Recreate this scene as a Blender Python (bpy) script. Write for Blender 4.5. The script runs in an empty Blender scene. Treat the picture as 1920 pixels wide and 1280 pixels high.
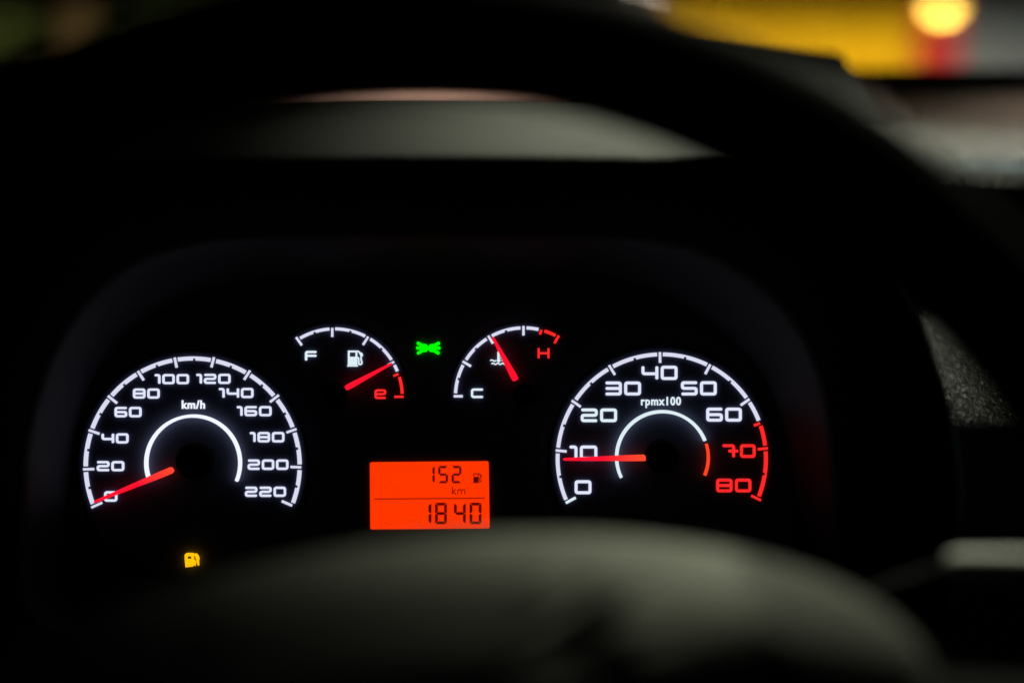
import bpy, bmesh, math, random
from mathutils import Vector, Matrix
random.seed(7)
S = bpy.context.scene
COL = S.collection

# ---------------------------------------------------------------- camera
EYE = Vector((0, 0, 1.05))          # hand-held camera in front of the driver's seat
PITCH = math.radians(12)
FPX = 50 / 36 * 1920                # focal length in photograph pixels
D = 0.633                           # lens to dial faces (m)
FWD = Vector((0, math.cos(PITCH), -math.sin(PITCH)))
RGT = Vector((1, 0, 0))
UPV = Vector((0, math.sin(PITCH), math.cos(PITCH)))
cam = bpy.data.cameras.new('camera')
cam.lens, cam.sensor_width, cam.sensor_fit = 50, 36, 'HORIZONTAL'
cam.clip_start, cam.clip_end = 0.02, 200
cam.dof.use_dof = True
cam.dof.focus_distance = D
cam.dof.aperture_fstop = 2.0
co = bpy.data.objects.new('camera', cam)
COL.objects.link(co)
co.location = EYE
co.rotation_euler = (math.radians(90) - PITCH, 0, 0)
S.camera = co

# ---------------------------------------------------------------- world, lamps, exposure
w = bpy.data.worlds.new('World'); S.world = w; w.use_nodes = True
bg = w.node_tree.nodes['Background']
bg.inputs['Color'].default_value = (0.55, 0.62, 0.8, 1)
bg.inputs['Strength'].default_value = 0.004
S.view_settings.view_transform = 'Standard'
S.view_settings.look = 'None'
S.view_settings.exposure = 0
S.view_settings.gamma = 1
S.view_settings.use_curve_mapping = False
S.cycles.use_denoising = True
S.cycles.max_bounces = 6


def spot(name, loc, target, power, size_deg, blend, col, radius):
    l = bpy.data.lights.new(name, 'SPOT')
    l.energy, l.color, l.shadow_soft_size = power, col, radius
    l.spot_size, l.spot_blend = math.radians(size_deg), blend
    o = bpy.data.objects.new(name, l); COL.objects.link(o)
    o.location = loc
    o.rotation_euler = (Vector(target) - Vector(loc)).to_track_quat('-Z', 'Y').to_euler()
    return o


E0 = EYE
spot('street_light', E0 + Vector((-0.08, 2.2, 1.95)), E0 + Vector((0.195, 0.515, -0.085)), 900, 11.9, 1.0, (1.0, 1.0, 0.78), 0.06)
spot('dash_rear_fill', E0 + Vector((0.3, 3.0, 2.4)), E0 + Vector((-0.055, 1.10, -0.04)), 1600, 3.4, 1.0, (1.0, 0.55, 0.40), 0.05)  # unseen warm spot, added to light the rear of the dash top
spot('dash_roll_fill', E0 + Vector((2.6, 2.2, 1.3)), E0 + Vector((0.36, 0.745, -0.06)), 800, 3.8, 1.0, (0.66, 0.93, 1.0), 0.05)  # unseen cool spot, added to brighten the dash's front roll
spot('dash_right_fill', E0 + Vector((2.0, 3.3, 1.7)), E0 + Vector((0.36, 0.885, -0.05)), 150, 4.4, 1.0, (1.0, 0.70, 0.52), 0.05)  # unseen warm spot, added to brighten the dash top on the right
spot('yard_light', E0 + Vector((0.6, 3.6, 3.2)), E0 + Vector((1.35, 7.0, -0.1)), 3300, 50, 0.8, (1.0, 0.9, 0.72), 0.15)
spot('wall_light', E0 + Vector((4.2, 5.5, 1.6)), E0 + Vector((3.6, 10.0, -0.3)), 420, 75, 0.9, (0.95, 1.0, 0.98), 0.15)
spot('garden_light', E0 + Vector((-1.0, 4.5, 2.4)), E0 + Vector((-2.6, 9.0, 0.1)), 2800, 60, 0.9, (0.95, 1.0, 0.6), 0.2)


# ---------------------------------------------------------------- helpers
def nodes(m):
    nt = m.node_tree
    return nt, nt.nodes, nt.links


def plastic(name, col, rough=0.6, spec=0.35, grain=0.0, scale=900, vary=0.25, coat=0.0, patch=35, depth=0.0006):
    m = bpy.data.materials.new(name); m.use_nodes = True
    nt, N, Lk = nodes(m)
    b = N['Principled BSDF']
    b.inputs['Roughness'].default_value = rough
    b.inputs['Specular IOR Level'].default_value = spec
    b.inputs['Coat Weight'].default_value = coat
    tc = N.new('ShaderNodeTexCoord')
    nz = N.new('ShaderNodeTexNoise'); nz.inputs['Scale'].default_value = patch; nz.inputs['Detail'].default_value = 4
    Lk.new(tc.outputs['Object'], nz.inputs['Vector'])
    mx = N.new('ShaderNodeMix'); mx.data_type = 'RGBA'
    mx.inputs[6].default_value = tuple(c * (1 - vary) for c in col) + (1,)
    mx.inputs[7].default_value = tuple(c * (1 + vary) for c in col) + (1,)
    Lk.new(nz.outputs['Fac'], mx.inputs[0])
    Lk.new(mx.outputs[2], b.inputs['Base Color'])
    if grain:
        vo = N.new('ShaderNodeTexVoronoi'); vo.inputs['Scale'].default_value = scale
        vo.feature = 'SMOOTH_F1'
        Lk.new(tc.outputs['Object'], vo.inputs['Vector'])
        bp = N.new('ShaderNodeBump'); bp.inputs['Strength'].default_value = grain
        bp.inputs['Distance'].default_value = depth
        Lk.new(vo.outputs['Distance'], bp.inputs['Height'])
        Lk.new(bp.outputs['Normal'], b.inputs['Normal'])
    return m


def glow(name, col, strength=1.0):
    m = bpy.data.materials.new(name); m.use_nodes = True
    b = m.node_tree.nodes['Principled BSDF']
    b.inputs['Base Color'].default_value = (0.02, 0.02, 0.02, 1)
    b.inputs['Roughness'].default_value = 0.7
    b.inputs['Specular IOR Level'].default_value = 0.1
    b.inputs['Emission Color'].default_value = tuple(col) + (1,)
    b.inputs['Emission Strength'].default_value = strength
    return m


def obj(name, bm, mat, parent=None, origin=None, smooth=False, label=None):
    me = bpy.data.meshes.new(name)
    if origin is not None:
        bmesh.ops.translate(bm, verts=bm.verts, vec=-Vector(origin))
    bmesh.ops.recalc_face_normals(bm, faces=bm.faces)
    bm.to_mesh(me); bm.free()
    if smooth:
        for p in me.polygons: p.use_smooth = True
    me.materials.append(mat)
    o = bpy.data.objects.new(name, me); COL.objects.link(o)
    if parent is not None: o.parent = parent
    if origin is not None: o.location = origin
    if label: o['label'] = label
    return o


def empty(name, loc, rot=None):
    o = bpy.data.objects.new(name, None); COL.objects.link(o)
    o.empty_display_size = 0.05
    o.location = loc
    if rot is not None: o.rotation_euler = rot
    return o


def tag(o, label=None, cat=None, group=None, kind=None):
    if label: o['label'] = label
    if cat: o['category'] = cat
    if group: o['group'] = group
    if kind: o['kind'] = kind
    return o


def add_box(bm, c, s, bev=0.0, seg=2, rot=None):
    r = bmesh.ops.create_cube(bm, size=1)
    vs = r['verts']
    bmesh.ops.scale(bm, vec=s, verts=vs)
    if bev:
        es = list({e for v in vs for e in v.link_edges})
        g = bmesh.ops.bevel(bm, geom=es, offset=bev, segments=seg, affect='EDGES', profile=0.5)
        vs = list({v for f in g['faces'] for v in f.verts} | {v for v in vs if v.is_valid})
    if rot is not None: bmesh.ops.rotate(bm, cent=(0, 0, 0), matrix=rot, verts=vs)
    bmesh.ops.translate(bm, vec=c, verts=vs)


def add_tube(bm, pts, radii, n=16, cap=True):
    pts = [Vector(p) for p in pts]
    rings = []
    for i, p in enumerate(pts):
        a = pts[max(0, i - 1)]; b = pts[min(len(pts) - 1, i + 1)]
        t = (b - a).normalized()
        x = t.orthogonal().normalized() if abs(t.z) > 0.9 else Vector((0, 0, 1)).cross(t).normalized()
        y = t.cross(x)
        rings.append([bm.verts.new(p + radii[i] * (math.cos(k * 2 * math.pi / n) * x + math.sin(k * 2 * math.pi / n) * y)) for k in range(n)])
    for r0, r1 in zip(rings, rings[1:]):
        for k in range(n):
            bm.faces.new((r0[k], r0[(k + 1) % n], r1[(k + 1) % n], r1[k]))
    if cap:
        bm.faces.new(rings[0][::-1]); bm.faces.new(rings[-1])


def add_poly(bm, outline, h0, h1):
    """prism of a flat outline (list of x,y) between heights h0 < h1"""
    n = len(outline)
    lo = [bm.verts.new((x, y, h0)) for x, y in outline]
    hi = [bm.verts.new((x, y, h1)) for x, y in outline]
    bm.faces.new(hi); bm.faces.new(lo[::-1])
    for i in range(n):
        bm.faces.new((lo[i], lo[(i + 1) % n], hi[(i + 1) % n], hi[i]))


def add_band(bm, A, B, h0, h1, closed=False):
    """solid ribbon between two equally long rows of 2-D points"""
    n = len(A)
    va = [[bm.verts.new((p[0], p[1], h)) for p in A] for h in (h0, h1)]
    vb = [[bm.verts.new((p[0], p[1], h)) for p in B] for h in (h0, h1)]
    for i in range(n if closed else n - 1):
        j = (i + 1) % n
        bm.faces.new((va[1][i], va[1][j], vb[1][j], vb[1][i]))
        bm.faces.new((va[0][j], va[0][i], vb[0][i], vb[0][j]))
        bm.faces.new((va[0][i], va[0][j], va[1][j], va[1][i]))
        bm.faces.new((vb[0][j], vb[0][i], vb[1][i], vb[1][j]))
    if not closed:
        for k in (0, n - 1):
            bm.faces.new((va[0][k], va[1][k], vb[1][k], vb[0][k]))


def rounded(pts, r, closed=False, n=4):
    out = []
    m = len(pts)
    for i, p in enumerate(pts):
        p = Vector(p)
        if not closed and i in (0, m - 1):
            out.append(p); continue
        a = Vector(pts[i - 1]) - p; b = Vector(pts[(i + 1) % m]) - p
        rr = min(r, a.length * 0.45, b.length * 0.45)
        a = p + a.normalized() * rr; b = p + b.normalized() * rr
        for k in range(n + 1):
            t = k / n
            out.append((1 - t) ** 2 * a + 2 * t * (1 - t) * p + t * t * b)
    return out


def add_stroke(bm, pts, wd, h0, h1, closed=False, r=None, cap=True):
    pts = [Vector(p) for p in (rounded(pts, r, closed) if r else pts)]
    n = len(pts)
    A, B = [], []
    for i, p in enumerate(pts):
        if closed: a, b = pts[i - 1], pts[(i + 1) % n]
        else: a, b = pts[max(0, i - 1)], pts[min(n - 1, i + 1)]
        d0 = (p - a); d1 = (b - p)
        if d0.length < 1e-9: d0 = d1
        if d1.length < 1e-9: d1 = d0
        d0.normalize(); d1.normalize()
        t = (d0 + d1).normalized()
        nn = Vector((-t.y, t.x))
        k = wd / 2 / max(0.5, nn.dot(Vector((-d0.y, d0.x))))
        A.append(p + nn * k); B.append(p - nn * k)
    if cap and not closed:       # slightly rounded ends
        for end in (0, -1):
            p = pts[end]; q = pts[1] if end == 0 else pts[-2]
            t = (p - q).normalized(); nn = Vector((-t.y, t.x)) * (1 if end else -1)
            e = p + t * wd * 0.30
            a, b = e + nn * wd * 0.26, e - nn * wd * 0.26
            if end == 0: A.insert(0, a); B.insert(0, b)
            else: A.append(a); B.append(b)
    add_band(bm, A, B, h0, h1, closed)


def ray_point(px, py, depth):
    """point of the place that was measured at pixel (px, py), at a distance along the view"""
    return EYE + depth * (FWD + (px - 960) / FPX * RGT - (py - 640) / FPX * UPV)


# ---------------------------------------------------------------- materials
M = {}
M['hood'] = plastic('hood_plastic', (0.026, 0.027, 0.0225), 0.72, 0.10, 0.55, 1100)
M['dash'] = plastic('dash_leather_grain', (0.037, 0.038, 0.034), 0.44, 0.45, 1.0, 1150, depth=0.0008)
M['dash_low'] = plastic('lower_dash_plastic', (0.03, 0.03, 0.03), 0.6, 0.3, 0.5, 900)
M['rim'] = plastic('rim_leather', (0.0022, 0.0022, 0.0022), 0.8, 0.04, 0.4, 700)
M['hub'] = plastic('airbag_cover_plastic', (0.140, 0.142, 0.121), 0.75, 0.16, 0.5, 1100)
M['hub_end_shaded'] = plastic('hub_end_shaded_plastic', (0.048, 0.049, 0.042), 0.75, 0.15, 0.5, 1100)  # airbag cover plastic darkened, shade put into the colour
M['shroud'] = plastic('shroud_plastic', (0.0080, 0.0095, 0.0165), 0.6, 0.15, 0.2, 1400)
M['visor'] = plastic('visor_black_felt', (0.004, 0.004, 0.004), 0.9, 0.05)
M['plate'] = plastic('face_plate_black', (0.075, 0.080, 0.130), 0.6, 0.05)
M['dial'] = plastic('dial_black', (0.080, 0.088, 0.150), 0.6, 0.05)
M['cap'] = plastic('cap_black', (0.003, 0.003, 0.003), 0.85, 0.03)
M['stalk'] = plastic('stalk_black', (0.012, 0.012, 0.012), 0.5, 0.3)
M['stalk_grey'] = plastic('stalk_grey', (0.105, 0.108, 0.097), 0.6, 0.25)
M['white'] = glow('backlit_white', (0.70, 0.71, 0.88))
M['numeral_white'] = glow('backlit_numeral_white', (0.76, 0.80, 0.97))
M['white_bright'] = glow('backlit_white_bright', (0.86, 0.90, 1.0), 1.05)
M['cool'] = glow('backlit_cool_white', (0.74, 0.86, 0.92))
M['red'] = glow('backlit_red', (1.0, 0.022, 0.022))
M['needle'] = glow('needle_red', (1.0, 0.006, 0.026))
def light_guide(name, c_base, c_tip, near, far):
    m = glow(name, c_tip)
    nt, N, Lk = nodes(m)
    tc = N.new('ShaderNodeTexCoord'); ln = N.new('ShaderNodeVectorMath'); ln.operation = 'LENGTH'
    mr = N.new('ShaderNodeMapRange'); mr.inputs['From Min'].default_value = near; mr.inputs['From Max'].default_value = far
    mx = N.new('ShaderNodeMix'); mx.data_type = 'RGBA'
    mx.inputs[6].default_value = tuple(c_base) + (1,); mx.inputs[7].default_value = tuple(c_tip) + (1,)
    Lk.new(tc.outputs['Object'], ln.inputs[0]); Lk.new(ln.outputs['Value'], mr.inputs['Value'])
    Lk.new(mr.outputs['Result'], mx.inputs[0]); Lk.new(mx.outputs[2], N['Principled BSDF'].inputs['Emission Color'])
    return m


M['needle_long'] = light_guide('needle_light_guide', (1.0, 0.07, 0.03), (1.0, 0.006, 0.03), 0.008, 0.026)
M['orange'] = glow('backlit_orange', (1.0, 0.06, 0.02))
M['green'] = glow('lamp_green', (0.0, 0.98, 0.0))
M['amber'] = glow('lamp_amber', (1.0, 0.50, 0.003), 1.15)
M['lcd'] = glow('lcd_backlight', (1.0, 0.037, 0.0), 1.0)
M['lcd_dark'] = plastic('lcd_segment', (0.10, 0.004, 0.003), 0.6, 0.1)
M['lcd_mid'] = glow('lcd_thin_print', (0.20, 0.002, 0.001), 1.0)
M['lcd_dark'] = glow('lcd_segment_dark', (0.085, 0.001, 0.001), 1.0)

# ================================================================ instrument cluster
cluster = empty('instrument_cluster', EYE + D * FWD, (math.radians(90) - PITCH, 0, 0))
tag(cluster, 'glowing instrument cluster with white dials, red needles and an orange display behind the steering wheel', 'instrument cluster')
PX = D / FPX


def L(px, py, h=0.0):
    """a place on the dials measured at pixel (px, py), h metres proud of the face"""
    k = PX * (D - h) / D
    return Vector(((px - 960) * k, (640 - py) * k))


def Ls(pts, h=0.0): return [L(x, y, h) for x, y in pts]


H_PL, H_SM, H_BIG = 0.0, 0.0004, 0.0008      # plate, small dials, large dials
T = 0.0007                                   # height of the printing


def disc(name, c, r, h, parent, label):
    bm = bmesh.new()
    ol = [L(c[0] + r * math.cos(a), c[1] + r * math.sin(a), h) for a in [k * 2 * math.pi / 72 for k in range(72)]]
    add_poly(bm, ol[::-1], 0.00005, h)
    o = L(c[0], c[1], h)
    return obj(name, bm, M['dial'], parent, (o.x, o.y, 0), label=label)


def sub(name, bm, mat, dial, label=None, org=None):
    """a printed piece of a dial: mesh given in cluster space, stored round the dial's own origin"""
    d = dial.location
    o = obj(name, bm, mat, None, org if org is not None else (d.x, d.y, 0), label=label)
    o.location = o.location - d
    o.parent = dial
    return o


# --- square numerals ---------------------------------------------------------
def glyph(ch, W, H):
    h2 = H / 2
    if ch == '0': return [([(0, 0), (W, 0), (W, H), (0, H)], True)], W
    if ch == '1': return [([(0, H), (0.38 * W, H), (0.38 * W, 0)], False)], 0.38 * W
    if ch == '2': return [([(0, H), (W, H), (W, h2), (0, h2), (0, 0), (W, 0)], False)], W
    if ch == '3': return [([(0, H), (W, H), (W, 0), (0, 0)], False), ([(0, h2), (W, h2)], False)], W
    if ch == '4': return [([(0, H), (0, 0.42 * H), (W, 0.42 * H)], False), ([(W, H), (W, 0)], False)], W
    if ch == '5': return [([(W, H), (0, H), (0, h2), (W, h2), (W, 0), (0, 0)], False)], W
    if ch == '6': return [([(W, H), (0, H), (0, 0), (W, 0), (W, h2), (0, h2)], False)], W
    if ch == '7': return [([(0, H), (0.8 * W, H), (0.8 * W, 0)], False), ([(0.45 * W, h2), (1.1 * W, h2)], False)], W
    if ch == '8': return [([(0, 0), (W, 0), (W, H), (0, H)], True), ([(0, h2), (W, h2)], False)], W
    if ch == 'F': return [([(W, H), (0.08 * W, H), (0.08 * W, 0)], False), ([(0.08 * W, 0.52 * H), (W, 0.52 * H)], False)], W
    if ch == 'e': return [([(0, h2), (W, h2), (W, H), (0, H), (0, 0), (W, 0)], False)], W
    if ch == 'C': return [([(W, H), (0, H), (0, 0), (W, 0)], False)], W
    if ch == 'H': return [([(0, H), (0, 0)], False), ([(W, H), (W, 0)], False), ([(0, 0.5 * H), (W, 0.5 * H)], False)], W


def numeral(name, text, box, sw, h, mat, dial, gap):
    x0, x1, y0, y1 = box
    n1 = text.count('1'); n = len(text)
    H = (y1 - y0) - sw
    # digit width so that the number fills its measured box
    tot = x1 - x0 - n * sw - (n - 1) * gap
    W = tot / (n - n1 * 0.62)
    bm = bmesh.new()
    x = x0 + sw / 2
    for ch in text:
        st, adv = glyph(ch, W, H)
        for pts, cl in st:
            q = [L(x + a, y1 - sw / 2 - b, h + T) for a, b in pts]
            add_stroke(bm, q, sw * PX, h, h + T * random.uniform(0.96, 1.04), cl, r=3.4 * PX if H > 8 else None, cap=True)
        x += adv + sw + gap
    return sub(name, bm, mat, dial)


def tick(a, b, wd, h, mat, dial):
    bm = bmesh.new()
    add_stroke(bm, [L(*a, h + T), L(*b, h + T)], wd * PX, h, h + T, cap=False)
    return sub('tick', bm, mat, dial)


def segment(c, r1, r0, a0, a1, h, mat, dial, notch=None, name='scale_segment', T=T):
    """ring piece from angle a0 to a1 (degrees, anticlockwise from 3 o'clock), notch cut in its inner edge"""
    angs = []
    n = max(4, int(abs(a1 - a0) / 1.6))
    for k in range(n + 1): angs.append((a0 + (a1 - a0) * k / n, r0))
    if notch is not None:
        nd = 0.75 * 100 / r1 * 2
        angs = [x for x in angs if abs(x[0] - notch) > nd + 0.05]
        rn = r0 + (r1 - r0) * 0.5
        angs += [(notch - nd - 0.02, r0), (notch - nd, rn), (notch + nd, rn), (notch + nd + 0.02, r0)]
        angs.sort(key=lambda t: t[0], reverse=a1 < a0)
    P = lambda r, a: L(c[0] + r * math.cos(math.radians(a)), c[1] - r * math.sin(math.radians(a)), h + T)
    bm = bmesh.new()
    add_band(bm, [P(r1, a) for a, _ in angs], [P(r, a) for a, r in angs], h, h + T)
    return sub(name, bm, mat, dial)


def ang(c, p): return math.degrees(math.atan2(c[1] - p[1], p[0] - c[0]))


def scale(c, r1, r0, ticks, h, dial, wd, gap, mats, notches):
    """ticks: list of (outer point, inner point, material); pieces of ring between neighbours"""
    for a, b, m in ticks: tick(a, b, wd, h, M[m], dial)
    A = []
    for a, b, m in ticks:
        v = ang(c, a)
        if not A and v < -90: v += 360
        while A and v > A[-1] + 180: v -= 360
        while A and v < A[-1] - 180: v += 360
        A.append(v)
    g = math.degrees(gap / r1)
    for i in range(len(A) - 1):
        segment(c, r1, r0, A[i] - g, A[i + 1] + g, h, M[mats[i]], dial, (A[i] + A[i + 1]) / 2 if notches[i] else None)


def needle(base, tip, wb, wt, hz, mat, dial, pivot, base_cut=0.0):
    """lit pointer: tapered bar with a shallow ridge, pointed tip"""
    b = L(*base, hz); t = L(*tip, hz)
    d = (t - b).normalized(); n = Vector((-d.y, d.x))
    wb, wt = wb * PX / 2, wt * PX / 2
    ln = (t - b).length
    prof = [(0.0, 0.45), (0.012, 0.8), (0.035, 1.0), (0.16, 1.0), (0.6, None), (0.965, None), (0.99, 0.0), (1.0, 0.0)]
    bm = bmesh.new()
    rows = []
    for s, f in prof:
        wdt = wb + (wt - wb) * max(0, (s - 0.16) / 0.84)
        if f is not None and s < 0.5: wdt = wb * f
        if s == 0.99: wdt = wt * 0.8
        if s == 1.0: wdt = wt * 0.45
        sh = base_cut * PX if s < 0.02 else 0
        row = []
        for k, hh in ((-1, hz - 0.0008), (-1, hz), (0, hz + 0.0006), (1, hz), (1, hz - 0.0008)):
            p = b + d * (ln * s + sh * k) + n * wdt * k
            row.append(bm.verts.new((p.x, p.y, hh)))
        rows.append(row)
    for r0, r1 in zip(rows, rows[1:]):
        for k in range(5):
            bm.faces.new((r0[k], r0[(k + 1) % 5], r1[(k + 1) % 5], r1[k]))
    bm.faces.new(rows[0]); bm.faces.new(rows[-1][::-1])
    pv = L(*pivot, hz)
    return sub('needle', bm, mat, dial, org=(pv.x, pv.y, hz))


def needle_cap(c, r, h0, h1, dial):
    bm = bmesh.new()
    o = L(*c, h1)
    prof = [(1.0, h0), (1.0, h1 - 0.0025), (0.97, h1 - 0.0012), (0.88, h1 - 0.0003), (0.6, h1), (0.25, h1 + 0.0001)]
    n = 48; rings = []
    for f, h in prof:
        rings.append([bm.verts.new((o.x + f * r * PX * math.cos(k * 2 * math.pi / n), o.y + f * r * PX * math.sin(k * 2 * math.pi / n), h)) for k in range(n)])
    for a, b in zip(rings, rings[1:]):
        for k in range(n): bm.faces.new((a[k], a[(k + 1) % n], b[(k + 1) % n], b[k]))
    bm.faces.new(rings[-1]); bm.faces.new(rings[0][::-1])
    return sub('needle_cap', bm, M['cap'], dial, org=(o.x, o.y, h0))


def word(name, text, box, h, mat, dial, bold):
    """condensed bold lettering fitted to its measured box (x0, x1, baseline, cap height y)"""
    x0, x1, yb, yt = box
    cu = bpy.data.curves.new('lettering', 'FONT')
    cu.body = text; cu.size = 1; cu.offset = bold; cu.space_character = 1.12
    cu.resolution_u = 3
    t = bpy.data.objects.new('lettering', cu); COL.objects.link(t)
    bpy.context.view_layer.update()
    me = bpy.data.meshes.new_from_object(t.evaluated_get(bpy.context.evaluated_depsgraph_get()))
    bpy.data.objects.remove(t); bpy.data.curves.remove(cu)
    bm = bmesh.new(); bm.from_mesh(me); bpy.data.meshes.remove(me)
    xs = [v.co.x for v in bm.verts]; ys = [v.co.y for v in bm.verts]
    top = max(ys)
    sx = (x1 - x0) / (max(xs) - min(xs)); sy = (yb - yt) / top
    mn = min(xs)
    for v in bm.verts:
        p = L(x0 + (v.co.x - mn) * sx, yb - v.co.y * sy, h + T)
        v.co = (p.x, p.y, h)
    g = bmesh.ops.extrude_face_region(bm, geom=list(bm.faces))
    bmesh.ops.translate(bm, vec=(0, 0, T), verts=[e for e in g['geom'] if isinstance(e, bmesh.types.BMVert)])
    return sub(name, bm, mat, dial)


# --- face plate --------------------------------------------------------------
bm = bmesh.new()
add_box(bm, (L(800, 800).x, L(800, 800).y, -0.004), (1560 * PX, 860 * PX, 0.008), 0.0015)
plate = obj('face_plate', bm, M['plate'], cluster)

# --- speedometer -------------------------------------------------------------
c = (361, 872.5)
sp = disc('speedometer', c, 214, H_BIG, cluster, 'large left dial marked 0 to 220 km/h with its needle at zero')
tk = [((171, 951), (191, 942)), ((155.5, 879.5), (176, 879)), ((166, 806), (186, 813)), ((202, 742), (219, 755.5)),
      ((258, 695.5), (269, 712.5)), ((327, 670), (331, 689)), ((401, 669.5), (396, 688.5)), ((468.5, 694.5), (457.5, 711.5)),
      ((522.5, 740.5), (506, 753.5)), ((555.5, 804), (537, 810.5)), ((564.5, 875.7), (544.5, 875)), ((547.5, 947.5), (528, 939))]
scale(c, 204.5, 196.8, [(a, b, 'white') for a, b in tk], H_BIG, sp, 4.4, 5.6, ['white'] * 11, [1] * 11)
segment((361, 868), 91, 85.3, 199, -22.5, H_BIG, M['white_bright'], sp, name='inner_arc', T=0.0028)
for t, b in (('0', (195, 219.5, 920.5, 940)), ('20', (181, 232.5, 864, 883)), ('40', (190, 240.5, 812, 831)), ('60', (214.5, 265, 762.5, 782)),
             ('80', (249, 299, 728, 747)), ('100', (289, 354, 701, 720)), ('120', (367, 432, 700.5, 719.5)), ('140', (409.5, 475, 727, 746)),
             ('160', (443, 509, 761, 780)), ('180', (467.5, 533, 809.5, 829)), ('200', (464, 540.5, 861, 880.5)), ('220', (459, 536, 912, 931))):
    numeral('numeral', t, b, 4.2, H_BIG, M['numeral_white'], sp, 3.6)
word('unit_lettering', 'km/h', (340.5, 384, 765.5, 750), H_BIG, M['white_bright'], sp, 0.028)
needle((325, 879.5), (176, 941), 12.5, 5.0, 0.0045, M['needle_long'], sp, (361, 866))
needle_cap((361, 865), 34, H_BIG, 0.0075, sp)

# --- tachometer --------------------------------------------------------------
c = (1241, 859.5)
ta = disc('tachometer', c, 209, H_BIG, cluster, 'large right dial marked 0 to 80 rpmx100 with a red end and its needle near ten')
tk = [((1061, 942.5), (1079.5, 932.5), 'cool'), ((1042, 844), (1062.5, 846), 'white'), ((1072, 750.5), (1089, 762.5), 'white'), ((1142, 684.5), (1153, 702.5), 'white'),
      ((1237.5, 660), (1237.8, 680), 'white'), ((1332, 683), (1322.5, 701), 'white'), ((1405.5, 748), (1389, 759.5), 'white'), ((1425, 793), (1414, 797.5), 'red'),
      ((1440, 840), (1421, 842), 'red'), ((1427, 937.5), (1409, 929), 'red')]
scale(c, 199, 191.8, tk, H_BIG, ta, 4.6, 5.6, ['white'] * 7 + ['red'] * 2, [1, 1, 1, 1, 1, 1, 0, 0, 1])
segment((1242.5, 857.5), 88.8, 83, 206, 21.5, H_BIG, M['cool'], ta, name='inner_arc', T=0.0028)
segment((1242.5, 857.5), 88.8, 84, 17.0, -23, H_BIG, M['orange'], ta, name='inner_arc', T=0.0028)
for t, b, m in (('0', (1077.5, 1109, 900, 926), 'white'), ('10', (1067, 1120, 835, 861.5), 'white'), ('20', (1089, 1157, 765.5, 791), 'cool'), ('30', (1134.5, 1202, 715, 741), 'white'),
                ('40', (1203, 1270.5, 685.5, 712), 'white'), ('50', (1277, 1344, 714.5, 741), 'white'), ('60', (1324.5, 1391, 764, 790), 'white'),
                ('70', (1354, 1417, 832.5, 858), 'red'), ('80', (1343, 1409, 897, 922.5), 'red')):
    numeral('numeral', t, b, 5.4, H_BIG, M['numeral_white' if m == 'white' else m], ta, 4.6)
word('unit_lettering', 'rpmx100', (1202, 1277, 759, 743.5), H_BIG, M['cool'], ta, 0.028)
needle((1213, 857.8), (1056, 860.8), 11.8, 5.0, 0.0045, M['needle_long'], ta, (1242, 857), base_cut=-2)
needle_cap((1243, 857), 31, H_BIG, 0.0075, ta)


# --- pump sign ---------------------------------------------------------------
def pump(bm, x0, y0, x1, y1, h, line):
    """filling pump pictogram: outlined tank with window, foot, hose and nozzle"""
    W, Hh = x1 - x0, y1 - y0
    X = lambda u: x0 + u * W
    Y = lambda v: y0 + v * Hh
    hh = h + T
    P = lambda u, v: L(X(u), Y(v), hh)
    bw = 0.60                                    # tank width
    add_stroke(bm, [P(0.10, 0.38), P(0.10, 0.04), P(bw, 0.04), P(bw, 0.38)], line * PX, h, hh, cap=False)
    add_poly(bm, [P(0.10 - line / W / 2, 0.90), P(bw + line / W / 2, 0.90), P(bw + line / W / 2, 0.375), P(0.10 - line / W / 2, 0.375)], h, hh * 1.0 + 0.00001)
    add_poly(bm, [P(0.0, 1.0), P(0.70, 1.0), P(0.70, 0.91), P(0.0, 0.91)], h, hh)
    add_stroke(bm, rounded([P(bw + 0.02, 0.42), P(0.74, 0.44), P(0.76, 0.84), P(0.86, 0.88), P(0.97, 0.80), P(0.90, 0.52), P(0.92, 0.30), P(0.80, 0.10), P(0.70, 0.02)], 1.8 * PX), line * 0.85 * PX, h, hh + 0.00002)
    add_stroke(bm, [P(0.90, 0.16), P(0.97, 0.30)], line * 1.3 * PX, h, hh + 0.00003)


# --- fuel gauge --------------------------------------------------------------
c = (627, 743.5)
fu = disc('fuel_gauge', c, 138, H_SM, cluster, 'small left gauge lettered F and e with its needle close to empty')
tk = [((555, 632), (565.5, 647), 'white'), ((622.8, 614.5), (622.8, 631.5), 'white'), ((690.3, 631), (680.4, 646.4), 'white'),
      ((738.8, 678), (727, 684.5), 'white'), ((747, 701), (737.5, 704.6), 'red'), ((756.4, 743.6), (739, 743.6), 'red')]
scale(c, 130, 124.3, tk, H_SM, fu, 4.2, 5.6, ['white'] * 4 + ['red'], [1, 1, 1, 0, 0])
numeral('letter', 'F', (570, 594, 657.5, 676.5), 4.3, H_SM, M['cool'], fu, 4)
numeral('letter', 'e', (702, 724, 729.5, 747.7), 4.2, H_SM, M['red'], fu, 4)
bm = bmesh.new(); pump(bm, 651, 657.5, 679.5, 687, H_SM, 3.4)
sub('pump_symbol', bm, M['cool'], fu)
needle((647.5, 728), (735, 681), 10.5, 4.0, 0.004, M['needle'], fu, (626, 740))
needle_cap((626, 741), 22, H_SM, 0.0062, fu)

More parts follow.
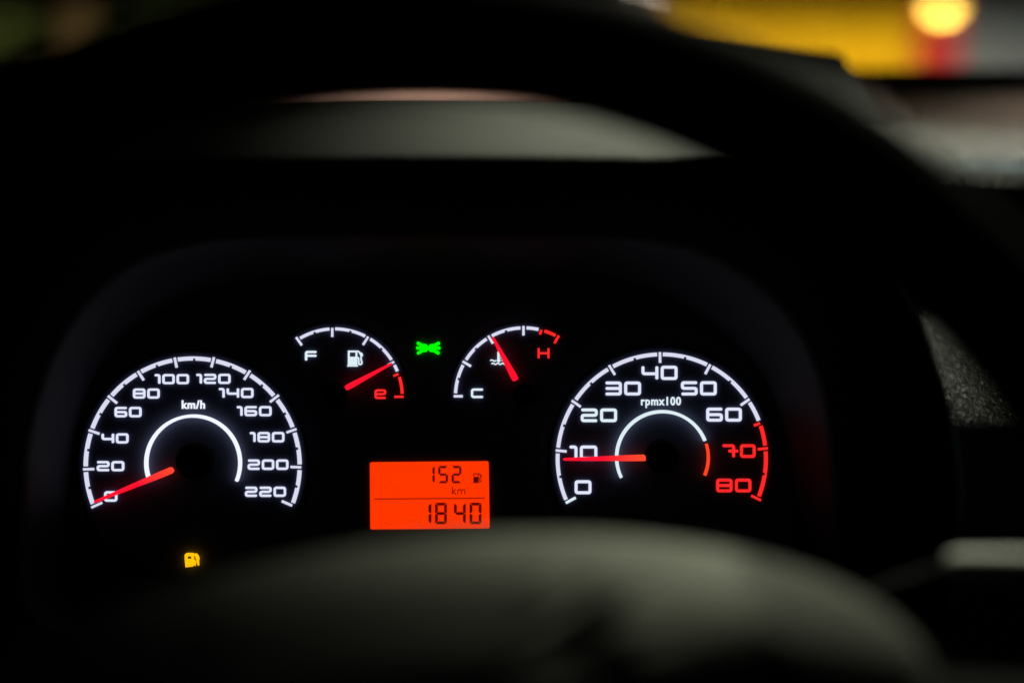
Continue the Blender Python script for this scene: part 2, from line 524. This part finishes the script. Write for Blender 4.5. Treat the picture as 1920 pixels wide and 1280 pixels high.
# --- temperature gauge -------------------------------------------------------
c = (982.5, 743)
te = disc('temperature_gauge', c, 138, H_SM, cluster, 'small right gauge lettered C and H with its needle left of the middle')
tk = [((850.7, 742.6), (867.7, 742.6), 'white'), ((867.4, 677.2), (883, 686.5), 'white'), ((915.3, 629.2), (924.2, 644), 'white'),
      ((981.5, 611), (981.5, 628.7), 'white'), ((1015.4, 618.3), (1012.2, 626.8), 'red'), ((1048, 629), (1039.6, 643.3), 'red')]
scale(c, 131.5, 125.5, tk, H_SM, te, 4.6, 5.8, ['white'] * 4 + ['red'], [1, 1, 1, 0, 0])
numeral('letter', 'C', (883, 906.5, 728, 746), 4.2, H_SM, M['cool'], te, 4)
numeral('letter', 'H', (1008, 1030.5, 651.5, 672.5), 4.0, H_SM, M['red'], te, 4)
bm = bmesh.new()
h = H_SM
P = lambda x, y: L(x, y, h + T)
add_stroke(bm, [P(934.5, 660), P(934.5, 673)], 4.2 * PX, h, h + T)
add_poly(bm, [P(935 + 3.6 * math.cos(a), 675.5 - 3.6 * math.sin(a)) for a in [k * math.pi / 8 for k in range(16)]], h, h + T + 0.00002)
for yy in (663, 667, 671): add_stroke(bm, [P(937, yy), P(942, yy)], 1.6 * PX, h, h + T + 0.00001)
wave = lambda xa, xb, y, n: [P(xa + (xb - xa) * k / 24, y - 1.1 * math.sin(k / 24 * n * 2 * math.pi)) for k in range(25)]
add_stroke(bm, wave(919.5, 930, 675.8, 1), 2.3 * PX, h, h + T)
add_stroke(bm, wave(941, 951, 675.8, 1), 2.3 * PX, h, h + T)
add_stroke(bm, wave(922, 949, 681.8, 3), 2.5 * PX, h, h + T)
sub('coolant_symbol', bm, M['cool'], te)
needle((967.6, 713), (923.5, 631.5), 12.5, 4.6, 0.004, M['needle'], te, (983, 741))
needle_cap((984, 741), 22, H_SM, 0.0062, te)

# --- side lamp sign (green) --------------------------------------------------
bm = bmesh.new()
h = 0.0003
P = lambda x, y: L(x, y, h + T)
for s in (-1, 1):
    cx = 803 + s * 7
    add_poly(bm, [P(cx + 7.4 * math.cos(a), 652.3 - 8.0 * math.sin(a)) for a in [k * math.pi / 10 for k in range(20)]], h, h + T + s * 0.00002)
    for k, (ex, ey) in enumerate(((20, -9.5), (21.3, 0), (19.5, 9.8))):
        add_stroke(bm, [P(803 + s * 6, 652.3 + ey * 0.22), P(803 + s * ex, 652.3 + ey)], 6.2 * PX, h, h + T + 0.00001 * (k + 3) + s * 0.000003)
obj('side_lamp_symbol', bm, M['green'], cluster, label='green glowing side lamp sign of two fans of rays')

# --- low fuel warning lamp ---------------------------------------------------
bm = bmesh.new()
h = 0.0009
P = lambda u, v: L(320 + u / 23.27, 1020 + v / 23.27, 0.0032)
add_poly(bm, [P(645, 1000), P(965, 965), P(985, 660), P(610, 660)], h, 0.0032)
add_poly(bm, [P(610, 659), P(700, 659), P(690, 520), P(605, 470)], h, 0.0032)
add_poly(bm, [P(900, 659), P(985, 659), P(970, 520), P(900, 520)], h, 0.0032)
add_poly(bm, [P(606, 469), P(691, 519), P(970, 519), P(950, 398), P(680, 398), P(625, 425)], h, 0.0032)
add_poly(bm, [P(1170, 900), P(1205, 935), P(1195, 690), P(1225, 660), P(1180, 520), P(1110, 430), P(1010, 415), P(1000, 470), P(1070, 540), P(1110, 680)], h, 0.0032)
add_poly(bm, [P(1030, 900), P(1055, 950), P(1070, 800), P(1005, 690), P(988, 760)], h, 0.0032)
obj('low_fuel_lamp', bm, M['amber'], cluster, label='small amber glowing low fuel warning lamp below the left dial')

# --- orange display ----------------------------------------------------------
bm = bmesh.new()
h = 0.0008
q = rounded(Ls([(693.3, 866.2), (916.3, 864.2), (918, 990), (694.2, 992)], h), 4 * PX, True)
add_poly(bm, [(p.x, p.y) for p in q][::-1], 0.0001, h)
o = L(805, 928)
lcd = obj('display', bm, M['lcd'], cluster, (o.x, o.y, 0), label='orange backlit display reading 152 km over 1840')
bm = bmesh.new(); add_stroke(bm, Ls([(702.3, 935), (908.6, 933.3)], h), 1.8 * PX, h, h + 0.0001, cap=False)
sub('divider', bm, M['lcd_mid'], lcd)
SEG = {'0': 'abcdef', '1': 'bc', '2': 'abged', '4': 'fgbc', '5': 'afgcd', '8': 'abcdefg'}


def lcd_digit(ch, x0, x1, y0, y1, t):
    """seven-segment numeral with mitred ends"""
    bm = bmesh.new()
    w_, g = t, 0.35
    ym = (y0 + y1) / 2
    def quad(*p):
        add_poly(bm, [L(x, y, h) for x, y in p][::-1], h, h + 0.0001)
    for s in SEG[ch]:
        if s == 'a': quad((x0 + 1.3, y0), (x1 - 1.3, y0), (x1 - w_ - g, y0 + w_), (x0 + w_ + g, y0 + w_))
        if s == 'd': quad((x0 + w_ + g, y1 - w_), (x1 - w_ - g, y1 - w_), (x1 - 1.3, y1), (x0 + 1.3, y1))
        if s == 'g': quad((x0 + 2.2, ym), (x0 + w_, ym - w_ / 2), (x1 - w_, ym - w_ / 2), (x1 - 2.2, ym), (x1 - w_, ym + w_ / 2), (x0 + w_, ym + w_ / 2))
        for nm, top, lft in (('f', 1, 1), ('b', 1, 0), ('e', 0, 1), ('c', 0, 0)):
            if s != nm: continue
            e = x0 if lft else x1
            k = 1 if lft else -1
            if top: ya, yb, sg = y0, ym - 0.5, 1
            else: ya, yb, sg = y1, ym + 0.5, -1
            quad((e, ya + sg * 2.2), (e + k * 0.6, ya + sg * 1.5), (e + k * w_, ya + sg * (w_ + g)), (e + k * w_, yb - sg * w_ * 0.55), (e + k * 1.6, yb), (e, yb - sg * 0.8))
    return sub('digit', bm, M['lcd_dark'], lcd)


for ch, x0, x1 in (('1', 797, 815), ('5', 821.8, 839.8), ('2', 847, 865)): lcd_digit(ch, x0, x1, 873, 905.3, 4.0)
for ch, x0, x1 in (('1', 786.6, 808.6), ('8', 815.8, 837.8), ('4', 851.4, 873.2), ('0', 880.6, 902.6)): lcd_digit(ch, x0, x1, 942, 982, 5.0)
bm = bmesh.new()
P = lambda x, y: L(x, y, h)
for q_ in ([(848.5, 912.5), (848.5, 926)], [(854.5, 917), (848.8, 922), (855, 926)], [(858.5, 926), (858.5, 917)], [(858.6, 919), (861, 917.3), (864, 917.5), (865, 919.5), (865, 926)], [(865.1, 919), (868, 917.3), (870.5, 917.5), (871.6, 919.5), (871.6, 926)]):
    add_stroke(bm, [P(*p) for p in q_], 1.7 * PX, h, h + 0.0001 + random.uniform(0, 0.00002), cap=False)
sub('unit_lettering', bm, M['lcd_mid'], lcd)
bm = bmesh.new(); T_keep = T; T = 0.0001
pump(bm, 887, 887, 903, 905, h, 1.6)
T = T_keep
sub('pump_symbol', bm, M['lcd_dark'], lcd)


# --- shroud and hood: lofts between closed outlines --------------------------
def resample(pts, n):
    """closed Catmull-Rom through pts, n points equally spaced by length"""
    m = len(pts); fine = []
    for i in range(m):
        p0, p1, p2, p3 = (Vector(pts[(i + k - 1) % m]) for k in range(4))
        for k in range(16):
            t = k / 16
            fine.append(0.5 * ((2 * p1) + (-p0 + p2) * t + (2 * p0 - 5 * p1 + 4 * p2 - p3) * t * t + (-p0 + 3 * p1 - 3 * p2 + p3) * t ** 3))
    ds = [0]
    for i in range(len(fine)): ds.append(ds[-1] + (fine[(i + 1) % len(fine)] - fine[i]).length)
    out = []; j = 0
    for k in range(n):
        s = ds[-1] * k / n
        while ds[j + 1] < s: j += 1
        f = (s - ds[j]) / max(1e-9, ds[j + 1] - ds[j])
        out.append(fine[j].lerp(fine[(j + 1) % len(fine)], f))
    return out


def loft(loops, closed=True):
    bm = bmesh.new()
    R = [[bm.verts.new(p) for p in lp] for lp in loops]
    n = len(R[0])
    for a, b in zip(R, R[1:]):
        for k in range(n if closed else n - 1):
            bm.faces.new((a[k], a[(k + 1) % n], b[(k + 1) % n], b[k]))
    return bm


open_px = [(800, 1200), (300, 1200), (60, 1150), (40, 900), (60, 760), (105, 640), (170, 545), (260, 480), (400, 448), (600, 441), (800, 439), (1000, 440), (1190, 443), (1320, 462), (1420, 515), (1500, 600), (1545, 700), (1560, 800), (1570, 950), (1550, 1150), (1300, 1200)]
inner_px = [(800, 1170), (330, 1170), (140, 1120), (130, 900), (150, 780), (200, 670), (280, 595), (380, 548), (500, 527), (600, 521), (800, 518), (1000, 520), (1150, 530), (1260, 565), (1350, 620), (1420, 690), (1460, 780), (1480, 880), (1490, 970), (1470, 1120), (1290, 1170)]
lip_px = [(800, 1240), (250, 1240), (-140, 1180), (-170, 900), (-150, 740), (-70, 540), (50, 390), (200, 315), (400, 298), (600, 294), (800, 292), (1000, 293), (1200, 296), (1400, 304), (1560, 370), (1690, 545), (1762, 690), (1795, 830), (1800, 980), (1740, 1180), (1340, 1240)]


def mixpx(a, b, f): return [(p[0] + (q_[0] - p[0]) * f, p[1] + (q_[1] - p[1]) * f) for p, q_ in zip(a, b)]


NL = 120
LP = lambda px, d: [ray_point(p.x, p.y, d) for p in resample(px, NL)]


def to_local(o, bm):
    im = Matrix.Translation(o.location) @ o.rotation_euler.to_matrix().to_4x4()
    bmesh.ops.transform(bm, matrix=im.inverted(), verts=bm.verts)
    return bm


sh = loft([LP(inner_px, 0.6325), LP(mixpx(inner_px, open_px, 0.33), 0.618), LP(mixpx(inner_px, open_px, 0.62), 0.603), LP(mixpx(inner_px, open_px, 0.80), 0.592), LP(mixpx(inner_px, open_px, 0.92), 0.587), LP(open_px, 0.5855)])
obj('shroud', to_local(cluster, sh), M['shroud'], cluster, smooth=True)

# ================================================================ dashboard
dash = empty('dashboard', EYE + Vector((0.1, 0.8, -0.75)))
tag(dash, 'dark grained car dashboard with an arched hood over the dials, beneath the windscreen', 'dashboard')


def dz(bm):
    bmesh.ops.translate(bm, vec=-dash.location, verts=bm.verts)
    return bm


crest_px = [(800, 1240), (250, 1240), (-80, 1180), (-110, 900), (-90, 740), (-20, 520), (90, 330), (250, 230), (430, 200), (620, 190), (800, 188), (1000, 190), (1200, 194), (1390, 215), (1540, 320), (1650, 510), (1715, 670), (1745, 820), (1750, 980), (1690, 1180), (1340, 1240)]
back_px = [(x, y + 70 if y < 600 else y) for x, y in crest_px]
mid_px = [(a[0] * 0.45 + b[0] * 0.55, a[1] * 0.45 + b[1] * 0.55) for a, b in zip(lip_px, crest_px)]
hood = loft([LP(back_px, 0.78), LP(mixpx(back_px, crest_px, 0.72), 0.71), LP(mixpx(back_px, crest_px, 0.97), 0.672), LP(crest_px, 0.655), LP(mixpx(crest_px, mid_px, 0.45), 0.625), LP(mid_px, 0.580), LP(mixpx(mid_px, lip_px, 0.28), 0.562),
             LP(mixpx(mid_px, lip_px, 0.55), 0.5485), LP(mixpx(mid_px, lip_px, 0.80), 0.5395), LP(mixpx(mid_px, lip_px, 0.94), 0.5362), LP(lip_px, 0.535), LP(mixpx(lip_px, open_px, 0.03), 0.5345)])
obj('instrument_hood', dz(hood), M['hood'], dash, smooth=True)
vis = loft([LP(mixpx(lip_px, open_px, 0.025), 0.5350), LP(mixpx(lip_px, open_px, 0.10), 0.5355), LP(mixpx(lip_px, open_px, 0.5), 0.550), LP(mixpx(lip_px, open_px, 0.95), 0.582), LP(open_px, 0.5856)])
obj('hood_lining', dz(vis), M['visor'], dash, smooth=True)

# main body: profile swept from door to door, bulging beside the hood
PROF = [(1.26, -0.030), (1.15, -0.036), (1.0, -0.040), (0.88, -0.045), (0.80, -0.050), (0.765, -0.054), (0.742, -0.062), (0.730, -0.075), (0.722, -0.092), (0.714, -0.112), (0.703, -0.130), (0.696, -0.150), (0.694, -0.18), (0.70, -0.23), (0.72, -0.34), (0.76, -0.55), (0.80, -0.745)]
BULGED = [(1.26, -0.030), (1.15, -0.036), (1.0, -0.040), (0.88, -0.045), (0.80, -0.050), (0.768, -0.056), (0.750, -0.066), (0.738, -0.080), (0.728, -0.102), (0.707, -0.126), (0.683, -0.149), (0.661, -0.173), (0.644, -0.200), (0.635, -0.235), (0.66, -0.33), (0.74, -0.55), (0.80, -0.745)]
bm = bmesh.new()
xs = [-0.62 + 1.5 * k / 150 for k in range(151)]
rows = []
sm = lambda t: max(0, min(1, t)) ** 2 * (3 - 2 * max(0, min(1, t)))


def spline(vals, t):
    m = len(vals); i = min(int(t), m - 2); f = t - i
    p = [vals[max(0, min(m - 1, i + k - 1))] for k in range(4)]
    return 0.5 * (2 * p[1] + (p[2] - p[0]) * f + (2 * p[0] - 5 * p[1] + 4 * p[2] - p[3]) * f * f + (3 * p[1] - p[0] - 3 * p[2] + p[3]) * f ** 3)


for x in xs:
    b = sm((x - 0.165) / 0.035)
    row = []
    for k in range((len(PROF) - 1) * 4 + 1):
        t = k / 4
        y = spline([p[0] for p in PROF], t) * (1 - b) + b * spline([p[0] for p in BULGED], t)
        z = spline([p[1] for p in PROF], t) * (1 - b) + b * spline([p[1] for p in BULGED], t)
        row.append(bm.verts.new(EYE + Vector((x, y, z))))
    rows.append(row)
for a, b in zip(rows, rows[1:]):
    for k in range(len(a) - 1): bm.faces.new((a[k], a[k + 1], b[k + 1], b[k]))
obj('dash_panel', dz(bm), M['dash'], dash, smooth=True)

# raised storage pod on the dash top, right of the hood
POD = [(0.80, -0.062), (0.80, -0.052), (0.86, -0.028), (0.915, -0.0125), (0.925, -0.0075), (0.96, -0.0065), (0.965, -0.010), (0.985, -0.062)]
bm = bmesh.new()
rows = []
for x, k, dz_ in ((0.04, 0.9, 0.004), (0.045, 1.0, 0.004), (0.130, 1.0, 0.001), (0.209, 1.0, -0.0015), (0.213, 0.955, -0.003), (0.216, 0.78, -0.002), (0.226, 0.66, 0.0), (0.240, 0.55, 0.0), (0.246, 0.20, 0.0)):
    rows.append([bm.verts.new(EYE + Vector((x, y, -0.062 + (z + 0.062 + (dz_ if z > -0.05 else 0)) * k))) for y, z in POD])
for a, b in zip(rows, rows[1:]):
    for k in range(len(POD)): bm.faces.new((a[k], a[(k + 1) % len(POD)], b[(k + 1) % len(POD)], b[k]))
bm.faces.new(rows[0]); bm.faces.new(rows[-1][::-1])
obj('storage_pod', dz(bm), M['dash_low'], dash)

# ================================================================ steering wheel
tilt = math.radians(30)
wheel = empty('steering_wheel', EYE + Vector((-0.0288, 0.297, -0.1588)))
# local x right, y up in the wheel's plane, z towards the driver
upw = Vector((0, math.sin(tilt), math.cos(tilt))); nw = Vector((0, -math.cos(tilt), math.sin(tilt)))
wheel.rotation_euler = Matrix((RGT, upw, nw)).transposed().to_euler()
tag(wheel, 'black steering wheel with a domed hub, blurred in front of the dials', 'steering wheel')
bm = bmesh.new()
n, m = 128, 20
R, r = 0.185, 0.0164
rg = []
for i in range(n):
    a = i * 2 * math.pi / n
    rg.append([bm.verts.new(((R + r * math.cos(t)) * math.cos(a), (R + r * math.cos(t)) * math.sin(a), r * 1.05 * math.sin(t))) for t in [j * 2 * math.pi / m for j in range(m)]])
for i in range(n):
    for j in range(m):
        bm.faces.new((rg[i][j], rg[(i + 1) % n][j], rg[(i + 1) % n][(j + 1) % m], rg[i][(j + 1) % m]))
obj('rim', bm, M['rim'], wheel, smooth=True)


TURN = math.radians(7.5)              # the wheel is turned a little to the left
sm_ = lambda t: max(0, min(1, t))


def hub_outline(a):
    ca, sa = math.cos(a), math.sin(a)
    ax, by = 0.14, (0.055 if sa > 0 else 0.085)
    e = 2.0
    k = (abs(ca / ax) ** e + abs(sa / by) ** e) ** (-1 / e)
    return k * ca, k * sa


bm = bmesh.new()
prof = [(1.0, -0.050), (1.0, -0.038), (0.99, -0.030), (0.965, -0.0215), (0.93, -0.0140), (0.885, -0.0075), (0.83, -0.0025), (0.77, 0.0010), (0.69, 0.0033), (0.6, 0.0048), (0.48, 0.0062), (0.36, 0.0072), (0.22, 0.0080), (0.08, 0.0084)]
n = 320; rg = []
for f, z in prof:
    row = []
    for k in range(n):
        ox, oy = hub_outline(k * 2 * math.pi / n)
        g = min(1.6, 0.16 / math.hypot(ox, oy))
        fe = 1 - (1 - f) * g if f >= 0.69 else (1 - 0.31 * g) * f / 0.69
        ox *= fe; oy *= fe
        gr = sum(math.exp(-((ox - sx) / 0.0045) ** 2) for sx in (-0.050, 0.046)) * (1 if oy < 0.046 else 0.5) * sm_((1 - f) / 0.06)
        row.append(bm.verts.new((ox, oy, z - 0.004 - 0.0055 * gr)))
    rg.append(row)
for a, b in zip(rg, rg[1:]):
    for k in range(n): bm.faces.new((a[k], a[(k + 1) % n], b[(k + 1) % n], b[k]))
bm.faces.new(rg[-1]); bm.faces.new(rg[0][::-1])
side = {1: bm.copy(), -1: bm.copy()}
for sd, b2 in side.items():           # outer ends of the hub split off, their shade put into a darker colour
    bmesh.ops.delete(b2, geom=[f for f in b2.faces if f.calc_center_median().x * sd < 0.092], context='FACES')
    obj('hub_end_shaded', b2, M['hub_end_shaded'], wheel, smooth=True).rotation_euler.z = TURN
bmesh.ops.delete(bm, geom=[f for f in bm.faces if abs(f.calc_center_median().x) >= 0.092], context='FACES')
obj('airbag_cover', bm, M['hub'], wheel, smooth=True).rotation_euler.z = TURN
for a in (-8, 188, 250, 290):
    bm = bmesh.new()
    a = math.radians(a) + TURN
    d = Vector((math.cos(a), math.sin(a), 0)); nn = Vector((-d.y, d.x, 0))
    rows = []
    for rr, hw, z, th in ((0.075, 0.03, -0.035, 0.012), (0.12, 0.022, -0.028, 0.011), (0.155, 0.018, -0.014, 0.010), (0.18, 0.018, -0.002, 0.009)):
        rows.append([bm.verts.new(d * rr + nn * hw * math.cos(t) + Vector((0, 0, z + th * math.sin(t)))) for t in [k * 2 * math.pi / 16 for k in range(16)]])
    for p, q_ in zip(rows, rows[1:]):
        for k in range(16): bm.faces.new((p[k], p[(k + 1) % 16], q_[(k + 1) % 16], q_[k]))
    bm.faces.new(rows[0][::-1]); bm.faces.new(rows[-1])
    obj('spoke', bm, M['rim'], wheel, smooth=True)

# ================================================================ column and stalk
ca = EYE + Vector((-0.0257, 0.297, -0.158))
ax = -nw
colm = empty('steering_column', ca + ax * 0.05)
tag(colm, 'black steering column cover between the wheel and the dashboard', 'steering column')
bm = bmesh.new()
add_tube(bm, [ca + ax * 0.042 - colm.location, ca + ax * 0.05 - colm.location, ca + ax * 0.15 - colm.location, ca + ax * 0.48 - colm.location], [0.030, 0.036, 0.038, 0.034], 24)
obj('column_cover', bm, M['stalk'], colm, smooth=True)
k0 = ray_point(1775, 1056, 0.425); k1 = ray_point(2080, 1054, 0.40)
base = ca + ax * 0.13
stalk = empty('wiper_stalk', base)
tag(stalk, 'wiper stalk with a pale grey end sticking out right of the steering column', 'stalk')
bm = bmesh.new()
add_tube(bm, [Vector((0.02, 0, 0)), (k0 - base) * 0.6 + Vector((0, 0.01, -0.012)), (k0 - base) * 0.9 + Vector((0, 0.004, -0.003)), k0 - base + Vector((0.004, 0, 0))], [0.0050, 0.0034, 0.0026, 0.0022], 16)
obj('arm', bm, M['rim'], stalk, smooth=True)
dk = (k1 - k0)
bm = bmesh.new()
add_tube(bm, [k0 - base + dk * f for f in (0, 0.015, 0.05, 0.12, 0.6, 0.93, 0.98, 1.0)], [0.0015, 0.0032, 0.0039, 0.0041, 0.0036, 0.0036, 0.003, 0.002], 24)
obj('grip', bm, M['stalk_grey'], stalk, smooth=True)

# ================================================================ windscreen
wm = bpy.data.materials.new('windscreen_glass'); wm.use_nodes = True
nt, N, Lk = nodes(wm)
N.remove(N['Principled BSDF'])
tr = N.new('ShaderNodeBsdfTransparent'); tr.inputs[0].default_value = (0.96, 0.98, 0.97, 1)
gl = N.new('ShaderNodeBsdfGlossy'); gl.inputs['Roughness'].default_value = 0.02
lw = N.new('ShaderNodeLayerWeight'); lw.inputs['Blend'].default_value = 0.5
pw = N.new('ShaderNodeMath'); pw.operation = 'POWER'; pw.inputs[1].default_value = 5
Lk.new(lw.outputs['Facing'], pw.inputs[0])
fr = N.new('ShaderNodeMath'); fr.operation = 'MULTIPLY_ADD'; fr.inputs[1].default_value = 0.96; fr.inputs[2].default_value = 0.035
Lk.new(pw.outputs[0], fr.inputs[0])
mx = N.new('ShaderNodeMixShader')
Lk.new(fr.outputs[0], mx.inputs[0]); Lk.new(tr.outputs[0], mx.inputs[1]); Lk.new(gl.outputs[0], mx.inputs[2])
Lk.new(mx.outputs[0], N['Material Output'].inputs[0])
ws = empty('windscreen', EYE + Vector((0.1, 1.24, -0.03)))
tag(ws, 'clear sloping windscreen above the dashboard with a black lower edge', 'windscreen')
bm = bmesh.new()
NX = 24
rows = []
for k in range(NX + 1):
    x = -0.72 + 1.44 * k / NX
    bow = 0.08 * (x / 0.72) ** 2
    rows.append([bm.verts.new(p) for p in ((x, -bow, 0), (x * 0.88, -0.72 - bow, 0.52), (x * 0.88, -0.7175 - bow, 0.5235), (x, 0.0025 - bow, 0.0035))])
for a, b in zip(rows, rows[1:]):
    for k in range(4): bm.faces.new((a[k], a[(k + 1) % 4], b[(k + 1) % 4], b[k]))
bm.faces.new(rows[0]); bm.faces.new(rows[-1][::-1])
obj('glass', bm, wm, ws, smooth=True)
bm = bmesh.new()
A = []
for k in range(NX + 1):
    x = -0.72 + 1.44 * k / NX
    bow = 0.08 * (x / 0.72) ** 2
    A.append([bm.verts.new((x, -bow + dy, dz_)) for dy, dz_ in ((0.02, -0.03), (0.02, 0.004), (-0.012, 0.006), (-0.02, -0.004), (-0.02, -0.03))])
for a, b in zip(A, A[1:]):
    for k in range(5): bm.faces.new((a[k], a[(k + 1) % 5], b[(k + 1) % 5], b[k]))
bm.faces.new(A[0]); bm.faces.new(A[-1][::-1])
obj('lower_seal', bm, M['stalk'], ws)

# ================================================================ outside
asph = plastic('asphalt', (0.045, 0.045, 0.046), 0.85, 0.3, 0.0)
bm = bmesh.new()
vs = [bm.verts.new((x, y, 0)) for x, y in ((-60, -20), (60, -20), (60, 120), (-60, 120))]; bm.faces.new(vs)
tag(obj('ground', bm, asph), kind='structure')
bm = bmesh.new(); add_box(bm, (0.1, 0.35, 0.27), (1.5, 1.3, 0.04), 0.01)
tag(obj('car_floor', bm, M['dash_low']), kind='structure')

# --- yellow van
yel = plastic('van_yellow_paint', (0.60, 0.34, 0.004), 0.6, 0.12, vary=0.75, patch=2.6)
red_lens = glow('red_lens_lit', (1.0, 0.010, 0.008), 1.0)
tyre_m = plastic('tyre_rubber', (0.02, 0.02, 0.02), 0.9, 0.2)
steel = plastic('wheel_steel', (0.3, 0.3, 0.3), 0.4, 0.5)
white_m = plastic('bumper_grey', (0.05, 0.05, 0.05), 0.6, 0.3)
VX0, VX1, VY = 0.52, 2.11, 7.0
van = empty('yellow_van', (0.5 * (VX0 + VX1), VY, 0))
tag(van, 'yellow van seen from behind through the windscreen, its right tail lamp glowing amber', 'van')
vx = (VX1 - VX0)
bm = bmesh.new(); add_box(bm, (0, 1.7, 1.18), (vx, 3.4, 1.6), 0.08, 3)
obj('body', bm, yel, van, smooth=True)
for k in range(5):
    bm = bmesh.new(); add_box(bm, (-vx / 2 + 0.30 + k * 0.245, -0.028, 1.18), (0.15, 0.06, 0.9), 0.02, 2)
    obj('door_rib', bm, yel, van)
bm = bmesh.new(); add_box(bm, (0, -0.03, 0.48), (vx * 1.0, 0.16, 0.16), 0.03, 2)
obj('bumper', bm, white_m, van)
bm = bmesh.new(); add_box(bm, (0, -0.012, 1.78), (vx * 0.6, 0.03, 0.26), 0.02, 2)
obj('rear_window', bm, M['stalk'], van)
lamp_amber = glow('tail_lamp_amber', (1.0, 0.58, 0.09), 60)
lamp_rim = glow('tail_lamp_orange', (1.0, 0.16, 0.02), 4.0)
lamp_white = glow('lamp_white', (1.0, 0.80, 0.66), 8)
for s, x in ((-1, -vx / 2 + 0.08), (1, vx / 2 - 0.07)):
    bm = bmesh.new(); add_box(bm, (x, -0.03, 1.05), (0.20, 0.05, 0.56), 0.015, 2)
    hs = obj('tail_lamp', bm, red_lens if s > 0 else white_m, van)
    bm = bmesh.new()
    add_tube(bm, [(x, -0.05, 1.225), (x, -0.075, 1.225), (x, -0.084, 1.225)], [0.068, 0.068, 0.045], 24)
    obj('bulb_lens', bm, lamp_amber if s > 0 else lamp_white, hs)
    if s > 0:
        bm = bmesh.new()
        add_tube(bm, [(x, -0.05, 1.215), (x, -0.066, 1.215), (x, -0.070, 1.215)], [0.098, 0.098, 0.09], 28)
        obj('lens_rim', bm, lamp_rim, hs)
for x in (-vx / 2 + 0.1, vx / 2 - 0.1):
    for y in (0.6, 2.7):
        bm = bmesh.new(); add_tube(bm, [(x - 0.09, y, 0.3), (x - 0.08, y, 0.3), (x + 0.08, y, 0.3), (x + 0.09, y, 0.3)], [0.26, 0.3, 0.3, 0.26], 28)
        tw = obj('wheel', bm, tyre_m, van)
        bm = bmesh.new(); add_tube(bm, [(x - 0.094, y, 0.3), (x + 0.094, y, 0.3)], [0.17, 0.17], 20)
        obj('wheel_rim', bm, steel, tw)

# --- grey wall
gw = plastic('wall_render', (0.30, 0.31, 0.30), 0.9, 0.2)
wall = empty('grey_wall', (4.9, 10.0, 0))
tag(wall, 'pale grey rendered wall behind the yellow van on the right', 'wall')
bm = bmesh.new(); add_box(bm, (0, 0.12, 1.4), (5.8, 0.24, 2.8))
obj('wall_face', bm, gw, wall)
bm = bmesh.new(); add_box(bm, (0, 0.12, 2.84), (5.9, 0.34, 0.08), 0.01)
obj('coping', bm, gw, wall)

# --- tree and hedge on the left
leaf_m = plastic('leaves', (0.070, 0.082, 0.022), 0.6, 0.3, vary=0.6)
bark = plastic('bark', (0.085, 0.043, 0.022), 0.9, 0.2, vary=0.4)


def leaves(bm, c, rad, n, size, dens=None):
    for k in range(n):
        while True:
            p = Vector((random.uniform(-1, 1), random.uniform(-1, 1), random.uniform(-1, 1)))
            if p.length < 1: break
        p = Vector(c) + Vector((p.x * rad[0], p.y * rad[1], p.z * rad[2]))
        a = Vector((random.gauss(0, 1), random.gauss(0, 1), random.gauss(0, 1))).normalized()
        b = a.orthogonal().normalized(); s = size * random.uniform(0.6, 1.3)
        v = [bm.verts.new(p + q_) for q_ in (a * s, b * s * 0.45, -a * s, -b * s * 0.45)]
        bm.faces.new(v)


tree = empty('garden_tree', (-2.42, 8.2, 0))
tag(tree, 'dim leafy tree with a brown trunk at the far left outside', 'tree')
bm = bmesh.new(); add_tube(bm, [(0, 0, 0), (0.02, 0, 0.6), (-0.02, 0, 1.2), (0.04, 0, 1.9)], [0.15, 0.12, 0.11, 0.07], 14)
for q_ in ((-0.5, 0.1, 2.3), (0.55, -0.1, 2.4), (0.1, 0.4, 2.5)): add_tube(bm, [(0.02, 0, 1.6), tuple(0.5 * v for v in (q_[0], q_[1], q_[2] + 1.8)), q_], [0.06, 0.045, 0.02], 8)
obj('trunk', bm, bark, tree, smooth=True)
bm = bmesh.new()
for k in range(16): leaves(bm, (random.uniform(-0.9, 0.9), random.uniform(-0.6, 0.6), random.uniform(1.9, 3.1)), (0.45, 0.45, 0.35), 190, 0.06)
obj('crown', bm, leaf_m, tree)
for i, (x, y, wd, hgt, lab) in enumerate(((-3.2, 9.2, 0.8, 0.9, 'dark green bush left of the tree trunk outside'), (-2.35, 9.6, 0.9, 0.9, 'dark green bush right of the tree trunk outside'))):
    bu = empty('bush', (x, y, 0))
    tag(bu, lab, 'bush', 'bushes beyond the car on the left')
    bm = bmesh.new()
    for k in range(5): add_tube(bm, [(0, 0, 0), (random.uniform(-.3, .3), random.uniform(-.2, .2), hgt)], [0.02, 0.008], 6)
    obj('stem', bm, bark, bu)
    bm = bmesh.new()
    for k in range(14): leaves(bm, (random.uniform(-.6, .6) * wd, random.uniform(-.4, .4), random.uniform(0.25, 1.6) * hgt), (0.36, 0.3, 0.30), 260, 0.05)
    obj('foliage', bm, leaf_m, bu)
